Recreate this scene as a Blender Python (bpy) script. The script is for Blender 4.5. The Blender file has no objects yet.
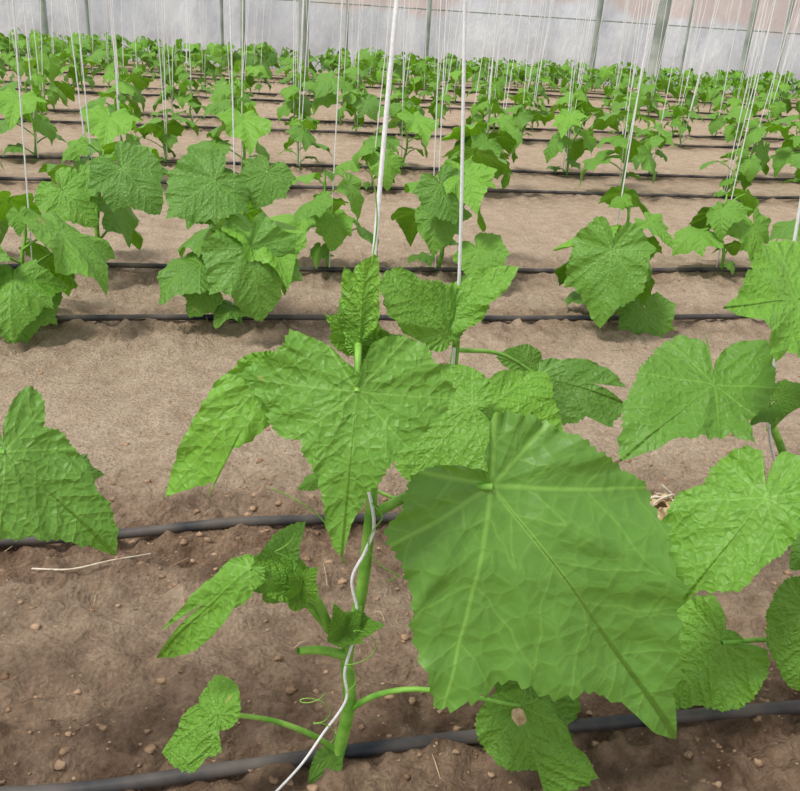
import bpy, math, random
import numpy as np
from mathutils import Matrix, Vector

scene = bpy.context.scene
try:
    scene.view_settings.view_transform = 'Standard'
except Exception:
    pass
F = 860.0
RM = (Matrix.Rotation(math.radians(-12.4), 3, 'Z') @ Matrix.Rotation(math.radians(90 - 24.3), 3, 'X')
      @ Matrix.Rotation(math.radians(3.8), 3, 'Z'))
RN = np.array(RM)
CAM = np.array([0, 0, 1.0])

def W(u, v, y):
    d = RN @ np.array([u - 400, 395.5 - v, -F])
    return CAM + d * (y / d[1])

# ------------------------------------------------------------------ camera
cd = bpy.data.cameras.new("camera")
cam = bpy.data.objects.new("camera", cd)
scene.collection.objects.link(cam)
cam.matrix_world = Matrix.Translation((0, 0, 1)) @ RM.to_4x4()
cd.sensor_width = 36
cd.lens = F / 800 * 36
cd.clip_start = 0.02
scene.camera = cam

# ------------------------------------------------------------------ materials
def lin(r, g, b):
    def f(c):
        c /= 255
        return c / 12.92 if c <= .04045 else ((c + .055) / 1.055) ** 2.4
    return (f(r), f(g), f(b), 1)

class NT:
    def __init__(s, name):
        s.m = bpy.data.materials.new(name)
        s.m.use_nodes = True
        s.t = s.m.node_tree
        s.t.nodes.clear()
        s.out = s.n('ShaderNodeOutputMaterial')
    def n(s, typ, **kw):
        nd = s.t.nodes.new(typ)
        for k, v in kw.items():
            setattr(nd, k, v)
        return nd
    def set(s, sock, v):
        if hasattr(v, 'is_linked') or isinstance(v, bpy.types.NodeSocket):
            s.t.links.new(v, sock)
        else:
            sock.default_value = v
    def math(s, op, a, b=0.0, c=0.0, clamp=False):
        nd = s.n('ShaderNodeMath', operation=op, use_clamp=clamp)
        s.set(nd.inputs[0], a); s.set(nd.inputs[1], b); s.set(nd.inputs[2], c)
        return nd.outputs[0]
    def mix(s, fac, a, b, mode='MIX'):
        nd = s.n('ShaderNodeMix', data_type='RGBA', blend_type=mode)
        s.set(nd.inputs[0], fac); s.set(nd.inputs[6], a); s.set(nd.inputs[7], b)
        return nd.outputs[2]
    def noise(s, vec, scale, detail=4, rough=.55):
        nd = s.n('ShaderNodeTexNoise')
        if vec is not None: s.set(nd.inputs['Vector'], vec)
        nd.inputs['Scale'].default_value = scale
        nd.inputs['Detail'].default_value = detail
        nd.inputs['Roughness'].default_value = rough
        return nd.outputs['Fac']
    def bump(s, h, strength, dist):
        nd = s.n('ShaderNodeBump')
        nd.inputs['Strength'].default_value = strength
        nd.inputs['Distance'].default_value = dist
        s.set(nd.inputs['Height'], h)
        return nd.outputs[0]
    def ramp(s, fac, lo, hi):
        nd = s.n('ShaderNodeMapRange')
        s.set(nd.inputs[0], fac)
        nd.inputs[1].default_value = lo; nd.inputs[2].default_value = hi
        return nd.outputs[0]
    def bsdf(s, col, rough=.6, spec=.3, normal=None):
        nd = s.n('ShaderNodeBsdfPrincipled')
        s.set(nd.inputs['Base Color'], col)
        s.set(nd.inputs['Roughness'], rough)
        nd.inputs['Specular IOR Level'].default_value = spec
        if normal is not None: s.set(nd.inputs['Normal'], normal)
        return nd.outputs[0]
    def done(s, sh):
        s.t.links.new(sh, s.out.inputs[0])
        return s.m

def leaf_material():
    k = NT("cucumber_leaf_green")
    lv = k.n('ShaderNodeAttribute', attribute_name='lv').outputs['Vector']
    lp = k.n('ShaderNodeAttribute', attribute_name='lp').outputs['Vector']
    sx = k.n('ShaderNodeSeparateXYZ'); k.set(sx.inputs[0], lv)
    a, b, tint = sx.outputs
    wob = k.noise(lp, 4, 3)
    w = k.math('MULTIPLY_ADD', a, -.0065, .0085)
    m1 = k.math('SUBTRACT', 1.3, k.math('DIVIDE', b, w), clamp=True)
    s = k.math('MULTIPLY', k.math('SUBTRACT', a, k.math('MULTIPLY', b, .95)), 6.0)
    s = k.math('ADD', s, k.math('MULTIPLY', wob, .9))
    pp = k.math('PINGPONG', s, .5)
    m2 = k.math('SUBTRACT', 1.1, k.math('MULTIPLY', pp, 21), clamp=True)
    vo = k.n('ShaderNodeTexVoronoi', feature='DISTANCE_TO_EDGE')
    k.set(vo.inputs['Vector'], lp); vo.inputs['Scale'].default_value = 16
    m3 = k.math('SUBTRACT', 1, k.math('MULTIPLY', vo.outputs['Distance'], 9), clamp=True)
    vein = k.math('MAXIMUM', m1, k.math('MAXIMUM', k.math('MULTIPLY', m2, .5), k.math('MULTIPLY', m3, .2)))
    base = k.mix(tint, lin(10, 76, 16), lin(128, 192, 30))
    n1 = k.noise(lp, 3.5, 5)
    base = k.mix(k.math('MULTIPLY', k.ramp(n1, .35, .75), .28), base, lin(88, 158, 34))
    n2 = k.noise(lp, 18, 3)
    base = k.mix(k.math('MULTIPLY', k.ramp(n2, .4, .7), .3), base, lin(14, 66, 12))
    col = k.mix(k.math('MULTIPLY', vein, .6), base, lin(154, 204, 92))
    sp = k.noise(lp, 2.3, 3, .6)
    col = k.mix(k.ramp(sp, .70, .74), col, lin(190, 182, 104))
    geo = k.n('ShaderNodeNewGeometry')
    col = k.mix(k.math('MULTIPLY', geo.outputs['Backfacing'], .45), col, lin(130, 176, 84))
    f1 = k.math('SUBTRACT', 1, k.math('MULTIPLY', b, 20), clamp=True)
    f2 = k.math('MULTIPLY', k.math('SUBTRACT', 1, k.math('MULTIPLY', pp, 3.0), clamp=True), .85)
    f3 = k.math('MULTIPLY', k.math('SUBTRACT', 1, k.math('MULTIPLY', vo.outputs['Distance'], 3.6), clamp=True), .4)
    fur = k.math('ADD', k.math('MAXIMUM', f1, f2), f3)
    hgt = k.math('SUBTRACT', k.math('MULTIPLY', k.noise(lp, 26, 3, .5), .4), fur)
    nrm = k.bump(hgt, .9, .0034)
    sh = k.bsdf(col, .45, .38, nrm)
    tr = k.n('ShaderNodeBsdfTranslucent')
    k.set(tr.inputs[0], k.mix(.5, col, lin(150, 205, 24)))
    mx = k.n('ShaderNodeMixShader'); mx.inputs[0].default_value = .25
    k.t.links.new(sh, mx.inputs[1]); k.t.links.new(tr.outputs[0], mx.inputs[2])
    return k.done(mx.outputs[0])

def simple(name, c1, c2, scale, rough=.6, spec=.3, bs=.3, bd=.003):
    k = NT(name)
    p = k.n('ShaderNodeTexCoord').outputs['Object']
    n = k.noise(p, scale, 5)
    col = k.mix(k.ramp(n, .35, .65), c1, c2)
    return k.done(k.bsdf(col, rough, spec, k.bump(k.noise(p, scale * 4, 3), bs, bd)))

M_LEAF = leaf_material()
M_STEM = simple("cucumber_stem_green", lin(100, 158, 52), lin(148, 198, 88), 30, .5, .3, .5, .002)
M_TWINE = simple("white_twine", lin(225, 225, 228), lin(245, 245, 245), 200, .8, .1, .4, .002)
M_TWINE_OLD = simple("soiled_twine", lin(190, 170, 150), lin(225, 215, 200), 60, .85, .1, .4, .002)
M_PIPE = simple("black_polyethylene", lin(34, 38, 46), lin(104, 96, 90), 7, .5, .35, .25, .002)
M_STEEL = simple("galvanised_steel", lin(132, 142, 134), lin(176, 182, 176), 3, .5, .4, .1, .002)
M_WIRE = simple("steel_wire", lin(120, 120, 122), lin(150, 150, 150), 3, .4, .5, .1, .001)
M_CLOD = simple("dry_soil_clod", lin(126, 100, 80), lin(184, 155, 128), 40, .95, .1, .8, .004)
M_STRAW = simple("dry_straw", lin(170, 145, 112), lin(205, 185, 155), 30, .9, .1, .3, .002)
M_DRY = simple("withered_leaf_brown", lin(172, 146, 108), lin(220, 202, 164), 60, .9, .1, .8, .004)

def soil_material():
    k = NT("sandy_soil")
    p = k.n('ShaderNodeTexCoord').outputs['Object']
    wet = k.n('ShaderNodeAttribute', attribute_name='wet').outputs['Fac']
    n1 = k.noise(p, 2.2, 6, .6); n2 = k.noise(p, 14, 6, .65); n3 = k.noise(p, 80, 6, .75)
    dry = k.mix(k.ramp(n2, .3, .7), lin(192, 168, 144), lin(222, 200, 176))
    moist = k.mix(k.ramp(n2, .35, .68), lin(112, 88, 71), lin(182, 154, 129))
    fac = k.math('ADD', wet, k.math('MULTIPLY', k.math('SUBTRACT', n1, .5), 1.1), clamp=True)
    col = k.mix(fac, dry, moist)
    col = k.mix(k.ramp(n3, .32, .60), k.mix(.42, col, lin(76, 57, 45)), col)
    vo = k.n('ShaderNodeTexVoronoi', feature='F1'); k.set(vo.inputs['Vector'], p); vo.inputs['Scale'].default_value = 110
    nrm = k.bump(k.math('SUBTRACT', k.math('ADD', k.math('MULTIPLY', n2, .9), k.math('MULTIPLY', n3, .8)), k.math('MULTIPLY', vo.outputs['Distance'], .35)), .95, .024)
    return k.done(k.bsdf(col, .95, .1, nrm))
M_SOIL = soil_material()

def plastic_material():
    k = NT("white_greenhouse_film")
    p = k.n('ShaderNodeTexCoord').outputs['Object']
    sx = k.n('ShaderNodeSeparateXYZ'); k.set(sx.inputs[0], p)
    mp = k.n('ShaderNodeMapping'); k.set(mp.inputs[0], p); mp.inputs['Scale'].default_value = (1, 1, .5)
    n = k.noise(mp.outputs[0], 2.0, 6, .68)
    col = k.mix(k.ramp(n, .3, .68), lin(210, 208, 216), lin(252, 251, 254))
    up = k.math('ADD', sx.outputs[2], k.math('MULTIPLY', k.noise(p, .6, 3), 1.8))
    col = k.mix(k.math('MULTIPLY', k.ramp(up, 1.8, 1.95), .55), col, lin(234, 200, 184))
    sh = k.bsdf(col, .45, .3, k.bump(n, .5, .2))
    tr = k.n('ShaderNodeBsdfTranslucent'); k.set(tr.inputs[0], col)
    mx = k.n('ShaderNodeMixShader'); mx.inputs[0].default_value = .5
    k.t.links.new(sh, mx.inputs[1]); k.t.links.new(tr.outputs[0], mx.inputs[2])
    return k.done(mx.outputs[0])
M_FILM = plastic_material()

# ------------------------------------------------------------------ mesh assembly
class Builder:
    def __init__(s):
        s.v = []; s.f = []; s.m = []; s.lv = []; s.lp = []; s.n = 0
    def add(s, v, f, mat, lv=None, lp=None):
        s.v.append(v); s.f.append(f + s.n); s.m.append(np.full(len(f), mat, np.int32))
        z = np.zeros((len(v), 3))
        s.lv.append(z if lv is None else lv); s.lp.append(z if lp is None else lp)
        s.n += len(v)
    def add_builder(s, o, M):
        R = np.array(M.to_3x3()); t = np.array(M.translation)
        s.v += [q @ R.T + t for q in o.v]
        base = s.n
        s.f += [q + base for q in o.f]
        s.m += o.m
        s.lv += o.lv; s.lp += o.lp; s.n += o.n
    def mesh(s, name, mats):
        V = np.concatenate(s.v); Fc = np.concatenate(s.f); Mi = np.concatenate(s.m)
        me = bpy.data.meshes.new(name)
        me.vertices.add(len(V)); me.vertices.foreach_set('co', V.astype(np.float32).ravel())
        me.loops.add(len(Fc) * 4); me.loops.foreach_set('vertex_index', Fc.astype(np.int32).ravel())
        me.polygons.add(len(Fc))
        me.polygons.foreach_set('loop_start', np.arange(0, len(Fc) * 4, 4, dtype=np.int32))
        me.polygons.foreach_set('loop_total', np.full(len(Fc), 4, np.int32))
        me.polygons.foreach_set('material_index', Mi)
        me.polygons.foreach_set('use_smooth', np.ones(len(Fc), bool))
        for m in mats: me.materials.append(m)
        for nm, arr in (('lv', s.lv), ('lp', s.lp)):
            at = me.attributes.new(nm, 'FLOAT_VECTOR', 'POINT')
            at.data.foreach_set('vector', np.concatenate(arr).astype(np.float32).ravel())
        me.update(calc_edges=True)
        return me
    def obj(s, name, mats):
        o = bpy.data.objects.new(name, s.mesh(name, mats))
        scene.collection.objects.link(o)
        return o

def grid_faces(nu, nv, wrap=False):
    i = np.arange(nu - 1)[:, None]; j = np.arange(nv if wrap else nv - 1)[None, :]
    j2 = (j + 1) % nv
    return np.stack([i * nv + j, i * nv + j2, (i + 1) * nv + j2, (i + 1) * nv + j], -1).reshape(-1, 4)

def smooth_path(pts, n):
    P = np.array(pts, float)
    if len(P) < 3:
        t = np.linspace(0, 1, n)[:, None]; return P[0] * (1 - t) + P[-1] * t
    Q = np.vstack([2 * P[0] - P[1], P, 2 * P[-1] - P[-2]])
    out = []
    for s in np.linspace(0, len(P) - 1 - 1e-6, n):
        i = int(s); t = s - i; a, b, c, d = Q[i:i + 4]
        out.append(.5 * ((2 * b) + (-a + c) * t + (2 * a - 5 * b + 4 * c - d) * t * t + (-a + 3 * b - 3 * c + d) * t ** 3))
    return np.array(out)

def tube(B, pts, r0, r1, mat, n=24, seg=8, rr=None):
    P = smooth_path(pts, n)
    T = np.gradient(P, axis=0); T /= np.linalg.norm(T, axis=1)[:, None] + 1e-9
    ref = np.array([0, 0, 1.0]) if abs(T[0][2]) < .8 else np.array([1.0, 0, 0])
    A = np.cross(T[0], ref); A /= np.linalg.norm(A)
    V = []
    rad = np.linspace(r0, r1, n) if rr is None else rr
    ph = np.linspace(0, 2 * np.pi, seg, endpoint=False)
    for i in range(n):
        A = A - T[i] * np.dot(A, T[i]); A /= np.linalg.norm(A) + 1e-9
        Bn = np.cross(T[i], A)
        V.append(P[i] + rad[i] * (np.cos(ph)[:, None] * A + np.sin(ph)[:, None] * Bn))
    B.add(np.concatenate(V), grid_faces(n, seg, True), mat)

STY = {
    'A': ([0, 8, 18, 32, 42, 50, 60, 75, 88, 96, 106, 122, 142, 155, 168, 175, 180],
          [1, .89, .78, .69, .71, .77, .69, .61, .62, .67, .58, .49, .49, .41, .26, .14, .04], (0, 50, 96, 142)),
    'B': ([0, 8, 20, 34, 43, 50, 60, 72, 84, 90, 100, 115, 130, 142, 155, 168, 175, 180],
          [1, .86, .70, .60, .63, .68, .60, .56, .62, .70, .57, .46, .44, .46, .36, .22, .12, .04], (0, 50, 90, 142)),
    'O': ([0, 20, 45, 70, 90, 120, 150, 180], [1, .9, .65, .5, .44, .36, .28, .2], (0, 60, 120, 165)),
}

def leaf(B, P, T, N, wl=1, wr=1, sty='A', droop=.18, side=.15, fold=0., wave=.05, tint=.4, seed=0, nr=8, na=6, roll=0, mat=0, poly=None, va=None):
    rg = np.random.RandomState(seed)
    P = np.array(P, float); T = np.array(T, float)
    X = T - P; L = np.linalg.norm(X); X /= L
    N = np.array(N, float); N = N - X * np.dot(N, X); N /= np.linalg.norm(N)
    if roll:
        N = N * math.cos(roll) + np.cross(X, N) * math.sin(roll)
    Y = np.cross(N, X)
    kt, kr, va0 = STY[sty]
    va = va or va0
    ang = []
    for i in range(len(va)):
        nx = va[i + 1] if i + 1 < len(va) else 180
        mid = (va[i] + nx) / 2 if i + 1 < len(va) else 180
        ang += list(np.linspace(va[i], mid, na, endpoint=False))
        if i + 1 < len(va): ang += list(np.linspace(mid, nx, na, endpoint=False))
    ang = np.array(ang + [180.0])
    full = np.concatenate([-ang[::-1], ang[1:]])
    if poly is not None:
        q = []
        for (u, v) in poly:
            d = RN @ np.array([u - 400, 395.5 - v, -F])
            h = CAM + d * (np.dot(P - CAM, N) / np.dot(d, N)) - P
            q.append((np.dot(h, X) / L, np.dot(h, Y) / L))
        q = np.array(q); tq = np.degrees(np.arctan2(q[:, 1], q[:, 0])); rq = np.hypot(q[:, 0], q[:, 1])
        o = np.argsort(tq); tq = tq[o]; rq = rq[o]
        tq = np.concatenate([tq - 360, tq, tq + 360]); rq = np.tile(rq, 3)
        full = np.unique(np.concatenate([full, tq[np.abs(tq) < 179]]))
        r = np.interp(full, tq, rq)
    else:
        jl = 1 + rg.uniform(-.08, .08, len(kt)); jr = 1 + rg.uniform(-.08, .08, len(kt)); jl[0] = jr[0] = 1
        r = np.where(full < 0, np.interp(-full, kt, np.array(kr) * jl), np.interp(full, kt, np.array(kr) * jr))
    th = np.radians(full)
    if na >= 8 and sty != 'O':
        fade = np.clip((178 - np.abs(full)) / 25, 0, 1) * np.clip(np.abs(full) / 8, 0, 1)
        per = 4.4 if na > 19 else 6.3
        t1 = (np.abs(full) / per) % 1; t2 = (np.abs(full) / 15.0 + .3) % 1
        r = r * (1 + (.045 * (t1 - .5) + .035 * (t2 - .5)) * fade)
    else:
        r = r * (1 + rg.uniform(-.03, .03, len(r)))
    if poly is None: r[0] = r[-1] = .05
    rho = np.linspace(0, 1, nr) ** .85
    x = rho[:, None] * (r * np.cos(th))[None]; y0 = rho[:, None] * (r * np.sin(th))[None]
    af = np.abs(full); idx = np.argmin(np.abs(af[:, None] - np.array(va)[None]), 1)
    dv = np.radians(af - np.array(va)[idx])
    R2 = rho[:, None] * r[None]
    a = R2 * np.cos(dv)[None]; b = np.abs(R2 * np.sin(dv)[None])
    y = np.where(y0 < 0, y0 * wl, y0 * wr)
    z = droop * x * (1 - x) * np.where(x > 0, 1.6, .8) - side * y * y + fold * np.abs(y)
    ph = rg.uniform(0, 6.28, 6)
    RR = rho[:, None] ** 2 * np.ones_like(x) * np.minimum(1, r[None] * 1.6)
    z = z + wave * RR * (np.sin(2 * th + ph[0]) * .6 + np.sin(5 * th + ph[1]) * .45 + np.sin(9 * th + ph[2]) * .3)[None]
    z = z + .06 * np.clip(b / (.35 * a + .02), 0, 1) * rho[:, None] * (1 - .5 * rho[:, None])
    if nr > 12:
        big = 2.2 if nr > 45 else 1.0
        z = z + wave * .22 * rho[:, None] ** 6 * np.sin(26 * th + ph[4])[None]
        z = z + .0025 * big * np.cos(2 * np.pi * (a - .95 * b) * 6.0) * np.clip(b * 12, 0, 1)
        z = z + .016 * np.sin(x * 11 + ph[3]) * np.sin(y * 10 + ph[0]) + .002 * big * np.sin(x * 31 + ph[5]) * np.sin(y * 29 + ph[1])
    V = P + L * (x[..., None] * X + y[..., None] * Y + z[..., None] * N)
    nn = x.size
    lv = np.stack([a, b, np.full_like(a, tint)], -1).reshape(nn, 3)
    lp = np.stack([x, y0, np.full_like(x, seed * 1.37 % 50)], -1).reshape(nn, 3)
    B.add(V.reshape(nn, 3), grid_faces(nr, len(th)), mat, lv, lp)

def petiole(B, S, P, r=.004, arch=.03, n=14, seg=7):
    S = np.array(S, float); P = np.array(P, float)
    mid = (S + P) / 2 + np.array([0, 0, arch])
    tube(B, [S, mid, P], r * 1.15, r * .8, 1, n, seg)

def fl(B, b, t, st=None, up=.35, sd=0., hi=True, arch=.02, pr=.0042, **kw):
    P = W(*b); T = W(*t)
    c = CAM - (P + T) / 2; c /= np.linalg.norm(c)
    N = c + np.array([sd, 0, up])
    if hi:
        kw.setdefault('nr', 28); kw.setdefault('na', 18)
    else:
        kw.setdefault('nr', 13); kw.setdefault('na', 10)
    if kw.get('poly') is not None:
        kw.setdefault('side', .08); kw.setdefault('droop', .1)
    leaf(B, P, T, N, **kw)
    if st is not None:
        petiole(B, W(*st), P, pr, arch)

MATS = [M_LEAF, M_STEM, M_TWINE, M_DRY]

# ------------------------------------------------------------------ ground
def vnoise(X, Y, sc, seed):
    rg = np.random.RandomState(seed); G = rg.rand(256, 256)
    x = X * sc + 1000; y = Y * sc + 1000
    xi = np.floor(x).astype(int); yi = np.floor(y).astype(int); fx = x - xi; fy = y - yi
    fx = fx * fx * (3 - 2 * fx); fy = fy * fy * (3 - 2 * fy)
    g = lambda i, j: G[i % 256, j % 256]
    return (g(xi, yi) * (1 - fx) + g(xi + 1, yi) * fx) * (1 - fy) + (g(xi, yi + 1) * (1 - fx) + g(xi + 1, yi + 1) * fx) * fy - .5

ROWS = [.91, 1.53, 2.82, 3.43, 5.15, 5.85, 7.5, 8.2, 9.8, 10.5, 12.0, 12.7]
def gz(X, Y):
    X = np.asarray(X, float); Y = np.asarray(Y, float)
    bed = np.zeros_like(Y * X)
    for r in ROWS:
        bed = np.maximum(bed, np.exp(-((Y - r) / .28) ** 2))
    z = .012 * vnoise(X, Y, 3, 1) + .024 * vnoise(X, Y, 9, 2) * (.5 + .5 * bed) + (.028 * vnoise(X, Y, 24, 3) + .026 * vnoise(X, Y, 55, 4)) * (.25 + .75 * bed)
    return z - .017
dx = list(np.arange(-1.0, 1.6, .0075)); dy = list(np.arange(.5, 2.0, .0075))
s = .01
while dx[-1] < 22: s *= 1.045; dx.append(dx[-1] + s)
s = .01
while dx[0] > -12: s *= 1.05; dx.insert(0, dx[0] - s)
s = .0095
while dy[-1] < 15.2: s *= 1.022; dy.append(dy[-1] + s)
s = .01
while dy[0] > -2: s *= 1.08; dy.insert(0, dy[0] - s)
dx = np.array(dx); dy = np.array(dy)
GX, GY = np.meshgrid(dx, dy)
GZ = gz(GX, GY)
B = Builder()
B.add(np.stack([GX, GY, GZ], -1).reshape(-1, 3), grid_faces(len(dy), len(dx)), 0)
ground = B.obj("ground", [M_SOIL])
at = ground.data.attributes.new('wet', 'FLOAT', 'POINT')
bed = np.zeros_like(GX)
for r, w_ in ((.9, .46), (1.5, .22)):
    bed = np.maximum(bed, np.exp(-((GY - r) / w_) ** 2))
for r in ROWS[2:]:
    bed = np.maximum(bed, .5 * np.exp(-((GY - r) / .22) ** 2))
at.data.foreach_set('value', bed.astype(np.float32).ravel())

def clods(name, n, seed, mat):
    rg = np.random.RandomState(seed); B = Builder()
    for i in range(n):
        if rg.rand() < .88:
            y = ROWS[rg.randint(0, 2)] + rg.normal(0, .18)
        else:
            y = rg.uniform(.5, 3.5)
        x = rg.uniform(-.9, 2.0)
        s = .002 + .0065 * rg.rand() ** 5
        z = float(gz(x, y))
        nu, nv = 5, 7
        u = np.linspace(0, np.pi, nu)[:, None]; v = np.linspace(0, 2 * np.pi, nv, endpoint=False)[None]
        rr = s * (1 + rg.uniform(-.45, .45, (nu, nv))); rr[0] = rr[0, 0]; rr[-1] = rr[-1, 0]
        V = np.stack([rr * np.sin(u) * np.cos(v) * 1.2 + x, rr * np.sin(u) * np.sin(v) + y, rr * np.cos(u) * .7 * np.ones_like(v) + z + s * .1], -1)
        B.add(V.reshape(-1, 3), grid_faces(nu, nv, True), 0)
    return B.obj(name, [mat])
clods("soil_clods", 3200, 5, M_CLOD)
rg = np.random.RandomState(9); B = Builder()
for i in range(150):
    y = rg.choice(ROWS[:4]) + rg.normal(0, .2); x = rg.uniform(-.9, 2.2); a = rg.uniform(0, 3.14); l = rg.uniform(.01, .045)
    z = float(gz(x, y)) + .004
    p0 = np.array([x, y, z]); d = np.array([math.cos(a), math.sin(a), 0]) * l
    tube(B, [p0 - d, p0 + np.array([0, 0, .006]) + rg.normal(0, .004, 3), p0 + d], .0010, .0006, 0, 6, 4)
B.obj("dry_straw_litter", [M_STRAW])

# drip lines
for i, r in enumerate(ROWS):
    B = Builder()
    xs = np.linspace(-6, 16, 45)
    if i < 2: xs = np.linspace(-3, 6, 40)
    sh = (lambda x: .008 - .03 * min(x, .2)) if i == 0 else (lambda x: 0)
    pts = [(x, r + .012 * math.sin(x * 2.1 + i) + .006 * math.sin(x * 5 + i) + sh(x), float(gz(x, r)) * .3 + .003) for x in xs]
    tube(B, pts, .0105, .0105, 0, 200, 12)
    B.obj("drip_irrigation_pipe", [M_PIPE])

# ------------------------------------------------------------------ front plant
Bp = Builder()
stem = [(333, 764, .91), (349, 705, .905), (347, 655, .905), (360, 600, .9), (368, 540, .9), (372, 480, .9), (366, 420, .9), (360, 370, .9), (357, 330, .89), (357, 300, .89)]
sp = [W(*q) for q in stem]; sp[0] = sp[0] + np.array([0, 0, -.02])
tube(Bp, sp, .0098, .005, 1, 60, 12)
fl(Bp, (493, 487, .84), (669, 734, .75), (371, 515, .9), tint=.17, wave=.045, seed=11, up=.3, pr=.006, nr=60, na=28, droop=.18, side=.25, va=(0, 50, 98, 140),
   poly=[(669, 734), (660, 690), (660, 640), (655, 590), (650, 550), (650, 490), (625, 470), (598, 453), (560, 430), (525, 415), (500, 413), (489, 440), (487, 472),
         (470, 468), (440, 466), (414, 478), (400, 515), (388, 540), (398, 555), (411, 585), (414, 640), (425, 680), (439, 707), (470, 693), (500, 670), (540, 685), (575, 680), (605, 688), (640, 720)])
fl(Bp, (357, 392, .82), (342, 556, .77), (358, 345, .89), sty='B', tint=.46, wave=.06, seed=12, up=.45, nr=44, na=26, droop=.15, side=.25, va=(0, 48, 90, 142),
   poly=[(342, 556), (352, 520), (368, 490), (385, 470), (397, 450), (432, 425), (458, 394), (440, 372), (425, 345), (395, 336), (372, 343), (360, 375),
         (345, 362), (320, 342), (290, 331), (278, 350), (262, 360), (233, 378), (258, 400), (266, 415), (272, 433), (300, 440), (318, 472), (324, 500), (333, 545)])
fl(Bp, (272, 370, .88), (164, 498, .86), (359, 385, .9), tint=.8, seed=13, up=.1, droop=.1, wave=.08,
   poly=[(164, 498), (175, 460), (188, 430), (204, 405), (235, 368), (262, 352), (285, 358), (280, 390), (264, 430), (235, 447), (215, 480), (206, 502), (188, 488)])
# young folded leaf at the growing tip, with shoot-tip leaflets
fl(Bp, (359, 349, .87), (364, 262, .86), (357, 355, .89), tint=.9, droop=.1, fold=-.5, wave=.12, seed=14,
   poly=[(343, 268), (352, 276), (364, 261), (377, 261), (379, 300), (372, 335), (361, 350), (346, 340), (341, 300)])
fl(Bp, (358, 340, .88), (347, 288, .87), None, tint=.95, fold=-.6, wl=.7, wr=.7, seed=27)
fl(Bp, (360, 345, .88), (378, 318, .87), None, tint=.9, wl=.7, wr=.7, seed=28)
fl(Bp, (372, 352, .9), (402, 335, .88), None, wl=.8, wr=.8, tint=.5, seed=15)
# lower left side shoot
fl(Bp, (250, 568, .86), (157, 658, .86), (325, 625, .9), tint=.65, fold=-.3, seed=16, up=.5,
   poly=[(157, 658), (165, 630), (190, 604), (210, 600), (216, 576), (238, 557), (255, 560), (253, 590), (236, 608), (216, 632), (200, 648)])
fl(Bp, (268, 592, .88), (306, 522, .9), None, tint=.35, fold=-.2, seed=17, poly=[(306, 521), (280, 530), (262, 552), (248, 562), (262, 594), (285, 596), (293, 575), (301, 545)])
fl(Bp, (298, 590, .87), (250, 565, .86), (330, 630, .9), tint=.85, seed=18, pr=.0065, wl=.7, wr=.5)
fl(Bp, (302, 590, .86), (318, 566, .85), None, wl=.7, wr=.7, tint=.9, seed=19)
fl(Bp, (300, 592, .86), (290, 572, .85), None, wl=.7, wr=.7, tint=.9, seed=29)
fl(Bp, (342, 630, .89), (384, 624, .87), None, wl=.6, wr=.6, tint=.65, seed=20)
fl(Bp, (342, 632, .88), (335, 604, .88), None, wl=.6, wr=.6, tint=.8, seed=21)
fl(Bp, (345, 634, .88), (362, 606, .88), None, wl=.5, wr=.5, tint=.6, seed=22)
tube(Bp, [W(345, 655, .9), W(320, 650, .89), W(298, 651, .88)], .007, .005, 1, 10, 9)
fl(Bp, (217, 713, .85), (162, 752, .85), None, tint=.65, seed=23, fold=-.1,
   poly=[(215, 675), (200, 703), (180, 728), (161, 753), (178, 768), (191, 774), (205, 758), (220, 752), (219, 730)])
tube(Bp, [W(335, 750, .91), W(312, 735, .89), W(270, 720, .87), W(217, 713, .85)], .0048, .003, 1, 16, 8)
fl(Bp, (520, 706, .85), (545, 794, .80), None, tint=.5, seed=24, wave=.06,
   poly=[(478, 710), (505, 692), (530, 698), (556, 714), (570, 740), (582, 750), (597, 776), (565, 793), (545, 795), (537, 770), (510, 768), (482, 746), (475, 725)])
tube(Bp, [W(345, 712, .905), W(380, 694, .89), W(430, 690, .87), W(520, 706, .85)], .0048, .003, 1, 16, 8)
fl(Bp, (530, 685, .93), (575, 735, .93), None, wl=.8, wr=.8, tint=.2, seed=25)
fl(Bp, (330, 757, .9), (318, 798, .87), None, wl=.8, wr=.8, sty='O', tint=.5, seed=26)
# pale dried patch on the lowest leaf
leaf(Bp, W(517, 712, .835), W(523, 726, .83), CAM - W(520, 720, .83), wl=.8, wr=.8, sty='O', wave=.1, seed=260, nr=8, na=6, mat=3)
tw = [(397, 0, .90), (384, 140, .895), (372, 280, .885), (366, 330, .88), (376, 390, .91), (360, 440, .91), (374, 520, .885), (366, 550, .883), (352, 580, .883), (358, 620, .883), (345, 670, .883), (346, 700, .885), (322, 735, .88), (300, 766, .87), (268, 800, .86)]
tp = [W(*q) for q in tw]
dd = tp[0] - tp[1]; dd = dd / dd[2]
tp = [tp[0] + dd * 1.6, tp[0] + dd * 1.0, tp[0] + dd * .5, tp[0] + dd * .2] + tp
tube(Bp, tp, .0029, .0018, 2, 140, 7)
def tendril(B, u, v, y, du, dv, n=3, r=.0011):
    pts = []
    for i in range(22):
        t = i / 21; rad = 6 + 10 * t
        pts.append(W(u + du * t + rad * math.sin(t * n * 6.28), v + dv * t + rad * math.cos(t * n * 6.28) * .5, y - .03 * t))
    tube(B, pts, r, r * .6, 1, 60, 5)
tendril(Bp, 372, 500, .88, 15, 90, 1.5)
tendril(Bp, 362, 300, .88, 6, -130, .5)
tendril(Bp, 345, 560, .88, -60, -70, .7)
tendril(Bp, 345, 690, .88, 25, -60, 1.8, .0009)
tendril(Bp, 330, 740, .88, -20, -50, 2.2, .0009)
tendril(Bp, 300, 590, .87, -20, -60, 1.2, .0009)
Bp.obj("cucumber_plant", MATS)

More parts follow.
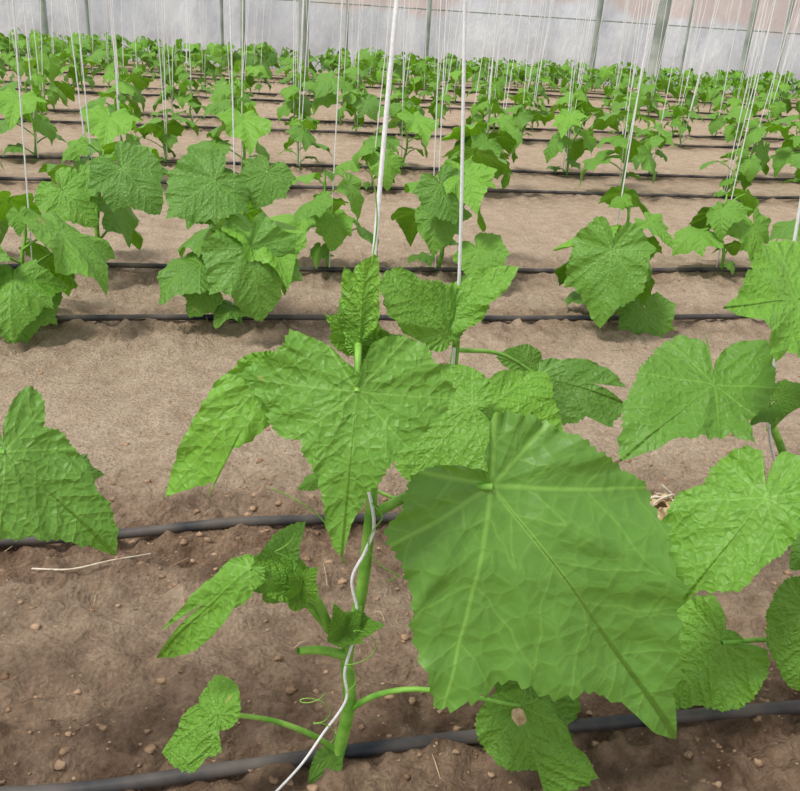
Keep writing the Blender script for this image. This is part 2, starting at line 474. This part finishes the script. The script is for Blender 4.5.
# ------------------------------------------------------------------ second-row plant behind it
Bp = Builder()
sp = [W(*q) for q in [(452, 518, 1.53), (460, 450, 1.52), (452, 390, 1.5), (456, 340, 1.48), (450, 305, 1.47)]]
tube(Bp, sp, .011, .006, 1, 30, 10)
fl(Bp, (448, 332, 1.42), (381, 276, 1.42), (455, 350, 1.48), tint=.5, seed=31, up=.5, wave=.09,
   poly=[(381, 275), (398, 267), (420, 282), (450, 288), (472, 300), (466, 320), (452, 340), (420, 340), (395, 327), (376, 302)])
fl(Bp, (448, 318, 1.44), (519, 266, 1.44), (453, 330, 1.48), tint=.7, seed=32, up=.5, wave=.09,
   poly=[(519, 266), (490, 268), (460, 280), (442, 296), (440, 325), (468, 328), (490, 305), (506, 292)])
fl(Bp, (472, 405, 1.35), (410, 482, 1.3), (456, 380, 1.5), tint=.62, seed=33,
   poly=[(480, 372), (455, 364), (430, 364), (420, 400), (395, 466), (410, 483), (450, 475), (485, 482), (495, 440), (480, 410)])
fl(Bp, (482, 411, 1.40), (562, 437, 1.38), (455, 385, 1.5), tint=.88, seed=34, up=.4,
   poly=[(562, 437), (550, 400), (546, 375), (520, 371), (500, 371), (484, 385), (472, 405), (485, 422), (510, 424), (540, 430)])
fl(Bp, (538, 376, 1.55), (624, 404, 1.5), (458, 350, 1.49), tint=.1, seed=35, droop=.2,
   poly=[(536, 370), (560, 361), (590, 385), (626, 388), (624, 404), (608, 429), (585, 418), (560, 426), (552, 410), (536, 392)])
fl(Bp, (530, 368, 1.6), (497, 357, 1.6), None, tint=.3, seed=36, poly=[(497, 357), (515, 347), (538, 350), (545, 366), (530, 376), (510, 370)])
fl(Bp, (318, 478, 1.5), (298, 490, 1.5), None, tint=.5, fold=-.5, wl=.6, wr=.6, seed=38)
tube(Bp, [W(452, 510, 1.53), W(400, 500, 1.5), W(350, 480, 1.5), W(318, 478, 1.5)], .004, .003, 1, 16, 7)
tp = [W(452, 518, 1.52), W(448, 430, 1.5), W(459, 280, 1.46), W(465, 0, 1.46)]; tp.append(tp[-1] * 2 - tp[-2])
tube(Bp, tp, .0032, .0032, 2, 40, 7)
Bp.obj("cucumber_plant", MATS)

# right-hand second-row plant
Bp = Builder()
sp = [W(*q) for q in [(800, 505, 1.53), (782, 450, 1.5), (765, 400, 1.48), (772, 345, 1.45), (785, 290, 1.42)]]
tube(Bp, sp, .010, .006, 1, 30, 10)
fl(Bp, (714, 385, 1.3), (619, 463, 1.22), (768, 410, 1.48), tint=.32, seed=41, side=.15, wave=.06, nr=36, na=20, va=(0, 48, 97, 140),
   poly=[(619, 463), (620, 430), (632, 388), (650, 358), (680, 331), (705, 330), (707, 345), (713, 372), (735, 341), (768, 341), (771, 360), (779, 385), (765, 402), (749, 420), (756, 443), (730, 434), (700, 441), (670, 445), (645, 456)])
fl(Bp, (800, 300, 1.25), (721, 309, 1.2), (778, 330, 1.45), tint=.85, seed=42, up=.3, wave=.07,
   poly=[(721, 309), (735, 298), (745, 270), (760, 248), (790, 237), (815, 240), (840, 290), (815, 360), (790, 350), (778, 362), (765, 335), (745, 320)])
fl(Bp, (768, 408, 1.4), (750, 425, 1.38), None, wl=.8, wr=.8, tint=.2, seed=44)
fl(Bp, (778, 400, 1.4), (812, 385, 1.38), None, wl=.8, wr=.8, tint=.4, seed=45)
tube(Bp, [W(768, 430, 1.46), W(790, 410, 1.42), W(815, 400, 1.4)], .006, .004, 1, 10, 8)
tp = [W(790, 500, 1.52), W(770, 440, 1.46), W(775, 360, 1.42), W(802, 195, 1.42), W(840, -40, 1.42)]; tp.append(tp[-1] * 2 - tp[-2])
tube(Bp, tp, .0034, .0032, 2, 40, 7)
Bp.obj("cucumber_plant", MATS)

# right-hand front-row plant (stem beyond the frame)
Bp = Builder()
sp = [W(*q) for q in [(890, 705, .91), (870, 640, .91), (880, 560, .9), (872, 480, .9), (878, 400, .9)]]
tube(Bp, sp, .0095, .005, 1, 30, 10)
fl(Bp, (766, 498, .86), (674, 612, .82), (874, 500, .9), tint=.6, seed=51, side=.15, wave=.06, nr=36, na=20, va=(0, 48, 97, 140),
   poly=[(674, 612), (664, 570), (661, 530), (678, 496), (705, 485), (725, 455), (745, 447), (762, 450), (766, 485), (782, 450), (802, 455), (806, 480), (802, 512), (790, 545), (765, 565), (737, 592), (700, 590)])
fl(Bp, (724, 643, .93), (668, 708, .93), None, tint=.66, seed=52,
   poly=[(668, 708), (659, 690), (661, 640), (668, 612), (690, 598), (715, 596), (726, 630), (745, 643), (767, 650), (760, 690), (737, 709), (700, 704)])
tube(Bp, [W(872, 660, .91), W(810, 650, .91), W(770, 640, .92), W(722, 643, .92)], .005, .0035, 1, 14, 8)
fl(Bp, (808, 612, .86), (796, 692, .84), (875, 610, .9), tint=.3, seed=53, poly=[(772, 600), (767, 625), (776, 660), (796, 693), (830, 690), (838, 600), (800, 576)])
fl(Bp, (830, 520, .95), (790, 570, .93), (874, 500, .9), tint=.2, seed=54, wl=.8, wr=.8)
fl(Bp, (900, 400, .9), (980, 480, .85), (878, 430, .9), tint=.4, seed=55)
Bp.obj("cucumber_plant", MATS)

# left-hand front-row plant
Bp = Builder()
sp = [W(*q) for q in [(-120, 790, .91), (-95, 700, .91), (-105, 600, .9), (-90, 500, .9), (-95, 400, .9)]]
tube(Bp, sp, .0095, .005, 1, 30, 10)
fl(Bp, (5, 452, .9), (117, 556, .88), (-92, 500, .9), tint=.28, seed=61, side=.15, nr=36, na=20, va=(0, 48, 97, 140),
   poly=[(117, 556), (107, 502), (93, 490), (88, 470), (70, 445), (60, 432), (42, 427), (42, 393), (28, 385), (12, 402), (3, 440), (-20, 400), (-60, 415), (-85, 480), (-70, 550), (0, 540), (30, 537), (60, 540), (90, 546)])
fl(Bp, (60, 470, 1.0), (105, 475, 1.0), None, wl=.7, wr=.7, tint=.05, seed=62)
fl(Bp, (-150, 450, .9), (-260, 550, .88), (-95, 470, .9), tint=.4, seed=63)
Bp.obj("cucumber_plant", MATS)

# ------------------------------------------------------------------ generic plants
def generic(seed, h=.5, nl=11, det=(6, 5), size=.2):
    rg = np.random.RandomState(seed); B = Builder()
    lean = rg.uniform(-.08, .08, 2)
    path = [np.array([lean[0] * t + .012 * math.sin(t * 9 + seed), lean[1] * t + .012 * math.cos(t * 7 + seed), t * h]) for t in np.linspace(0, 1, 7)]
    path[0][2] = -.02
    tube(B, path, .009, .005, 1, 14, 6)
    SP = smooth_path(path, 50)
    az = rg.uniform(0, 6.28)
    for i in range(nl):
        t = .10 + .88 * i / (nl - 1)
        S = SP[int(t * 49)]
        az += 2.4 + rg.uniform(-.4, .4)
        d = np.array([math.cos(az), math.sin(az), 0])
        sz = size * rg.uniform(.65, 1.25) * (.65 if t < .25 else 1) * (.45 if t > .93 else 1) * (.8 if t > .8 else 1)
        pl = sz * rg.uniform(.6, 1.0)
        P = S + d * pl * .85 + np.array([0, 0, pl * .45])
        dr = rg.uniform(.45, 1.4)
        d2 = d + rg.uniform(-.35, .35, 3) * np.array([1, 1, 0])
        T = P + sz * (d2 * math.cos(dr) + np.array([0, 0, -math.sin(dr)]))
        if T[2] < .02: T[2] = .02 + .03 * rg.rand()
        N = np.array([0, 0, 1]) + d * .5 + rg.uniform(-.45, .45, 3)
        leaf(B, P, T, N, wl=rg.uniform(.85, 1.1), wr=rg.uniform(.85, 1.1), sty='AB'[rg.randint(0, 2)], droop=rg.uniform(.1, .45), side=rg.uniform(.1, .5), fold=rg.uniform(-.3, .15),
             wave=.12, tint=float(np.clip(rg.normal(.34 + .4 * t, .26), 0, 1)), seed=seed * 50 + i, nr=det[0], na=det[1])
        petiole(B, S, P, .0038, .01, 6, 5)
    return B, SP

def string(B, x, y, ztop=2.6, r=.0022, lx=0, ly=0, h=.5):
    tube(B, [(x, y, 0), (x + lx * .2, y + ly * .2, h), (x + lx, y + ly, ztop)], r, r, 2, 12, 5)

mid = [generic(100 + i, .36 + .06 * (i % 3), 8 + i % 3, (10, 9), .18) for i in range(8)]
rg = np.random.RandomState(77)

def place(x, y, gi, rot, sc=1.0, extra=None, nstr=1):
    """one staked plant: foliage + its twine, in world coordinates"""
    B = Builder()
    z = float(gz(x, y))
    g = mid[gi][0]
    B.add_builder(g, Matrix.Translation((x, y, z)) @ Matrix.Rotation(rot, 4, 'Z') @ Matrix.Scale(sc, 4))
    for _ in range(nstr):
        string(B, x + rg.uniform(-.02, .02), y + rg.uniform(-.02, .02), lx=rg.uniform(-.12, .2), ly=rg.uniform(-.1, .1), r=.0024 if y < 4 else .0028)
    if extra: extra(B)
    B.obj("cucumber_plant", MATS)

def gx(u, v, y): return W(u, v, y)[0]
def ex1(B):
    fl(B, (20, 290, 2.7), (16, 350, 2.65), None, hi=False, tint=.5, seed=71)
def ex2(B):
    fl(B, (122, 168, 3.2), (160, 215, 3.15), (98, 190, 3.4), hi=False, tint=.1, seed=72, up=.5)
    fl(B, (62, 190, 3.2), (96, 228, 3.15), (95, 200, 3.4), hi=False, tint=.7, seed=73, up=.5)
def ex3(B):
    fl(B, (250, 248, 2.6), (262, 322, 2.55), (240, 230, 2.8), hi=False, tint=.28, seed=74, up=.4, wave=.08)
    fl(B, (215, 180, 2.7), (166, 220, 2.65), (238, 200, 2.8), hi=False, tint=.15, seed=75, up=.5, wave=.08)
    fl(B, (268, 172, 2.75), (256, 210, 2.7), (238, 190, 2.8), hi=False, tint=.2, seed=76, up=.5)
    fl(B, (205, 292, 2.7), (190, 318, 2.7), None, hi=False, tint=.4, seed=77)
def ex4(B):
    fl(B, (612, 250, 2.65), (600, 328, 2.6), (605, 230, 2.8), hi=False, tint=.36, seed=82, up=.4, wl=.82, wr=.82, wave=.08)
    fl(B, (645, 312, 2.7), (650, 355, 2.65), None, hi=False, tint=.35, seed=79)
def ex5(B):
    fl(B, (478, 250, 3.2), (500, 285, 3.1), None, hi=False, tint=.65, seed=80, up=.6)
    fl(B, (440, 185, 3.25), (455, 225, 3.2), None, hi=False, tint=.2, seed=81, up=.6)
place(gx(28, 300, 2.82), 2.82, 0, .3, 1.0, ex1)
place(gx(243, 318, 2.82), 2.82, 1, 2.1, 1.0, ex3)
place(gx(605, 318, 2.82), 2.82, 2, 4.0, .95, ex4)
place(gx(98, 262, 3.43), 3.43, 3, 1.0, 1.25, ex2, 2)
place(gx(435, 268, 3.43), 3.43, 4, 2.5, 1.1, ex5, 2)
place(gx(330, 266, 3.43), 3.43, 5, .5, .85)
place(gx(720, 275, 3.43), 3.43, 6, 5.5, .95)
place(gx(-60, 262, 3.43), 3.43, 7, 3.3, 1.1)
place(gx(830, 278, 3.43), 3.43, 1, 1.0, 1.1)
place(gx(-140, 305, 2.82), 2.82, 2, 1.0)
place(gx(920, 325, 2.82), 2.82, 5, 2.0)
for y, sp_ in ((5.15, .72), (5.85, .66)):
    x = -1.9 + (.25 if y > 5.5 else 0)
    while x < y * 1.05 + .6:
        place(x + rg.uniform(-.06, .06), y, rg.randint(0, 8), rg.uniform(0, 6.28), rg.uniform(.75, 1.15), None, 1 + (rg.rand() < .6))
        x += sp_ * rg.uniform(.75, 1.25)
far = [generic(300 + i, .40, 8, (5, 3), .17)[0] for i in range(8)]
for k, y in enumerate(ROWS[6:]):
    B = Builder()
    x = -.35 * y - .6
    while x < y * .95 + .8:
        sc = rg.uniform(.65, 1.1)
        B.add_builder(far[rg.randint(0, 8)], Matrix.Translation((x, y + rg.uniform(-.05, .05), 0)) @ Matrix.Rotation(rg.uniform(0, 6.28), 4, 'Z') @ Matrix.Scale(sc, 4))
        for _ in range(1 + (rg.rand() < .4)):
            string(B, x, y, lx=rg.uniform(-.15, .25), ly=rg.uniform(-.1, .1), r=.0032)
        x += rg.uniform(.36, .62)
    B.obj("cucumber_plant_row", MATS)
for y in (13.3, 13.9):
    B = Builder(); x = -6
    while x < 15:
        B.add_builder(far[rg.randint(0, 8)], Matrix.Translation((x, y + rg.uniform(-.05, .05), 0)) @ Matrix.Rotation(rg.uniform(0, 6.28), 4, 'Z') @ Matrix.Scale(rg.uniform(.7, .95), 4))
        x += rg.uniform(.2, .35)
    B.obj("cucumber_plant_row", MATS)

# overhead wires carrying the twine
B = Builder()
for r in ROWS:
    tube(B, [(-7, r, 2.62), (4, r, 2.62), (16, r, 2.62)], .002, .002, 0, 6, 5)
B.obj("overhead_support_wires", [M_WIRE])

# ------------------------------------------------------------------ greenhouse structure
YW = 14.6
B = Builder()
xs = np.linspace(-14, 24, 380); zs = np.linspace(-.05, 3.6, 24)
XX, ZZ = np.meshgrid(xs, zs)
YY = YW + .025 * np.sin(XX * 7 + ZZ) + .12 * vnoise(XX, ZZ, 1.0, 8) + .05 * vnoise(XX, ZZ, 3.1, 18)
B.add(np.stack([XX, YY, ZZ], -1).reshape(-1, 3), grid_faces(len(zs), len(xs)), 0)
B.obj("wall_back", [M_FILM])
B = Builder()
tube(B, [(-13, 14.42, .97), (5, 14.42, .985), (23, 14.42, .97)], .010, .010, 0, 30, 8)
tube(B, [(-13, 14.42, 2.3), (5, 14.42, 2.31), (23, 14.42, 2.3)], .018, .018, 0, 30, 8)
B.obj("trim_wall_rail", [M_STEEL])
def pole(u, v, y, r, lean=0):
    p = W(u, v, y); x = p[0]
    B = Builder()
    tube(B, [(x, y, -.05), (x + lean * .5, y, 1.8), (x + lean, y, 3.6)], r, r, 0, 8, 14)
    tube(B, [(x, y, -.04), (x, y, .05)], r * 1.8, r * 1.6, 0, 3, 14)
    tube(B, [(x + lean, y, 3.5), (x + lean, y, 3.62)], r * 1.3, r * 1.3, 0, 3, 14)
    B.obj("greenhouse_post", [M_STEEL])
pole(303, 85, 11.2, .062); pole(424, 88, 14.3, .035); pole(650, 92, 11.2, .08)
pole(591, 72, 14.3, .045); pole(740, 78, 14.3, .05); pole(46, 40, 14.3, .05); pole(90, 50, 14.3, .025)
pole(222, 45, 14.3, .03); pole(243, 48, 14.3, .04); pole(346, 55, 14.3, .025); pole(775, 80, 14.3, .03); pole(680, 75, 14.3, .02)

# ------------------------------------------------------------------ litter on the ground
B = Builder()
def gp(u, v, y0):
    p = W(u, v, y0); return np.array([p[0], y0, float(gz(p[0], y0)) + .004])
tube(B, [gp(30, 555, 1.44) + (0, 0, .006), gp(70, 565, 1.41) + (0, 0, .008), gp(110, 558, 1.43) + (0, 0, .008), gp(150, 545, 1.47) + (0, 0, .006)], .0019, .0014, 0, 20, 6)
B.obj("twine_scrap", [M_TWINE_OLD])
B = Builder()
c0 = gp(663, 500, 1.49)
tube(B, [c0 + np.array([.035 * math.sin(i * 1.7), .02 * math.cos(i * 1.1), .045 + .03 * math.cos(i * 1.7) - .002 * i]) for i in range(13)], .003, .0025, 0, 70, 6)
for i in range(8):
    a0 = i * 1.7
    P0 = c0 + np.array([.014 * i - .05, -.03 * (i % 3), .022 + .008 * (i % 4)])
    leaf(B, P0, P0 + np.array([.07 * math.cos(a0), .05 * math.sin(a0), -.01]), (.2, -.5, .8), fold=.6, wave=.25, wl=.5, wr=.5, seed=200 + i, nr=9, na=8, mat=1)
B.obj("withered_leaf_debris", [M_TWINE_OLD, M_DRY])

# ------------------------------------------------------------------ light
w = bpy.data.worlds.new("overcast_sky"); scene.world = w; w.use_nodes = True
nt = w.node_tree; bg = nt.nodes['Background']
bg.inputs[0].default_value = (.97, .985, 1.0, 1); bg.inputs[1].default_value = .82
sd = bpy.data.lights.new("sun", 'SUN'); sd.energy = 2.9; sd.angle = math.radians(12); sd.color = (1, .97, .9)
so = bpy.data.objects.new("sun", sd); scene.collection.objects.link(so)
so.rotation_euler = (math.radians(12), math.radians(-30), 0)
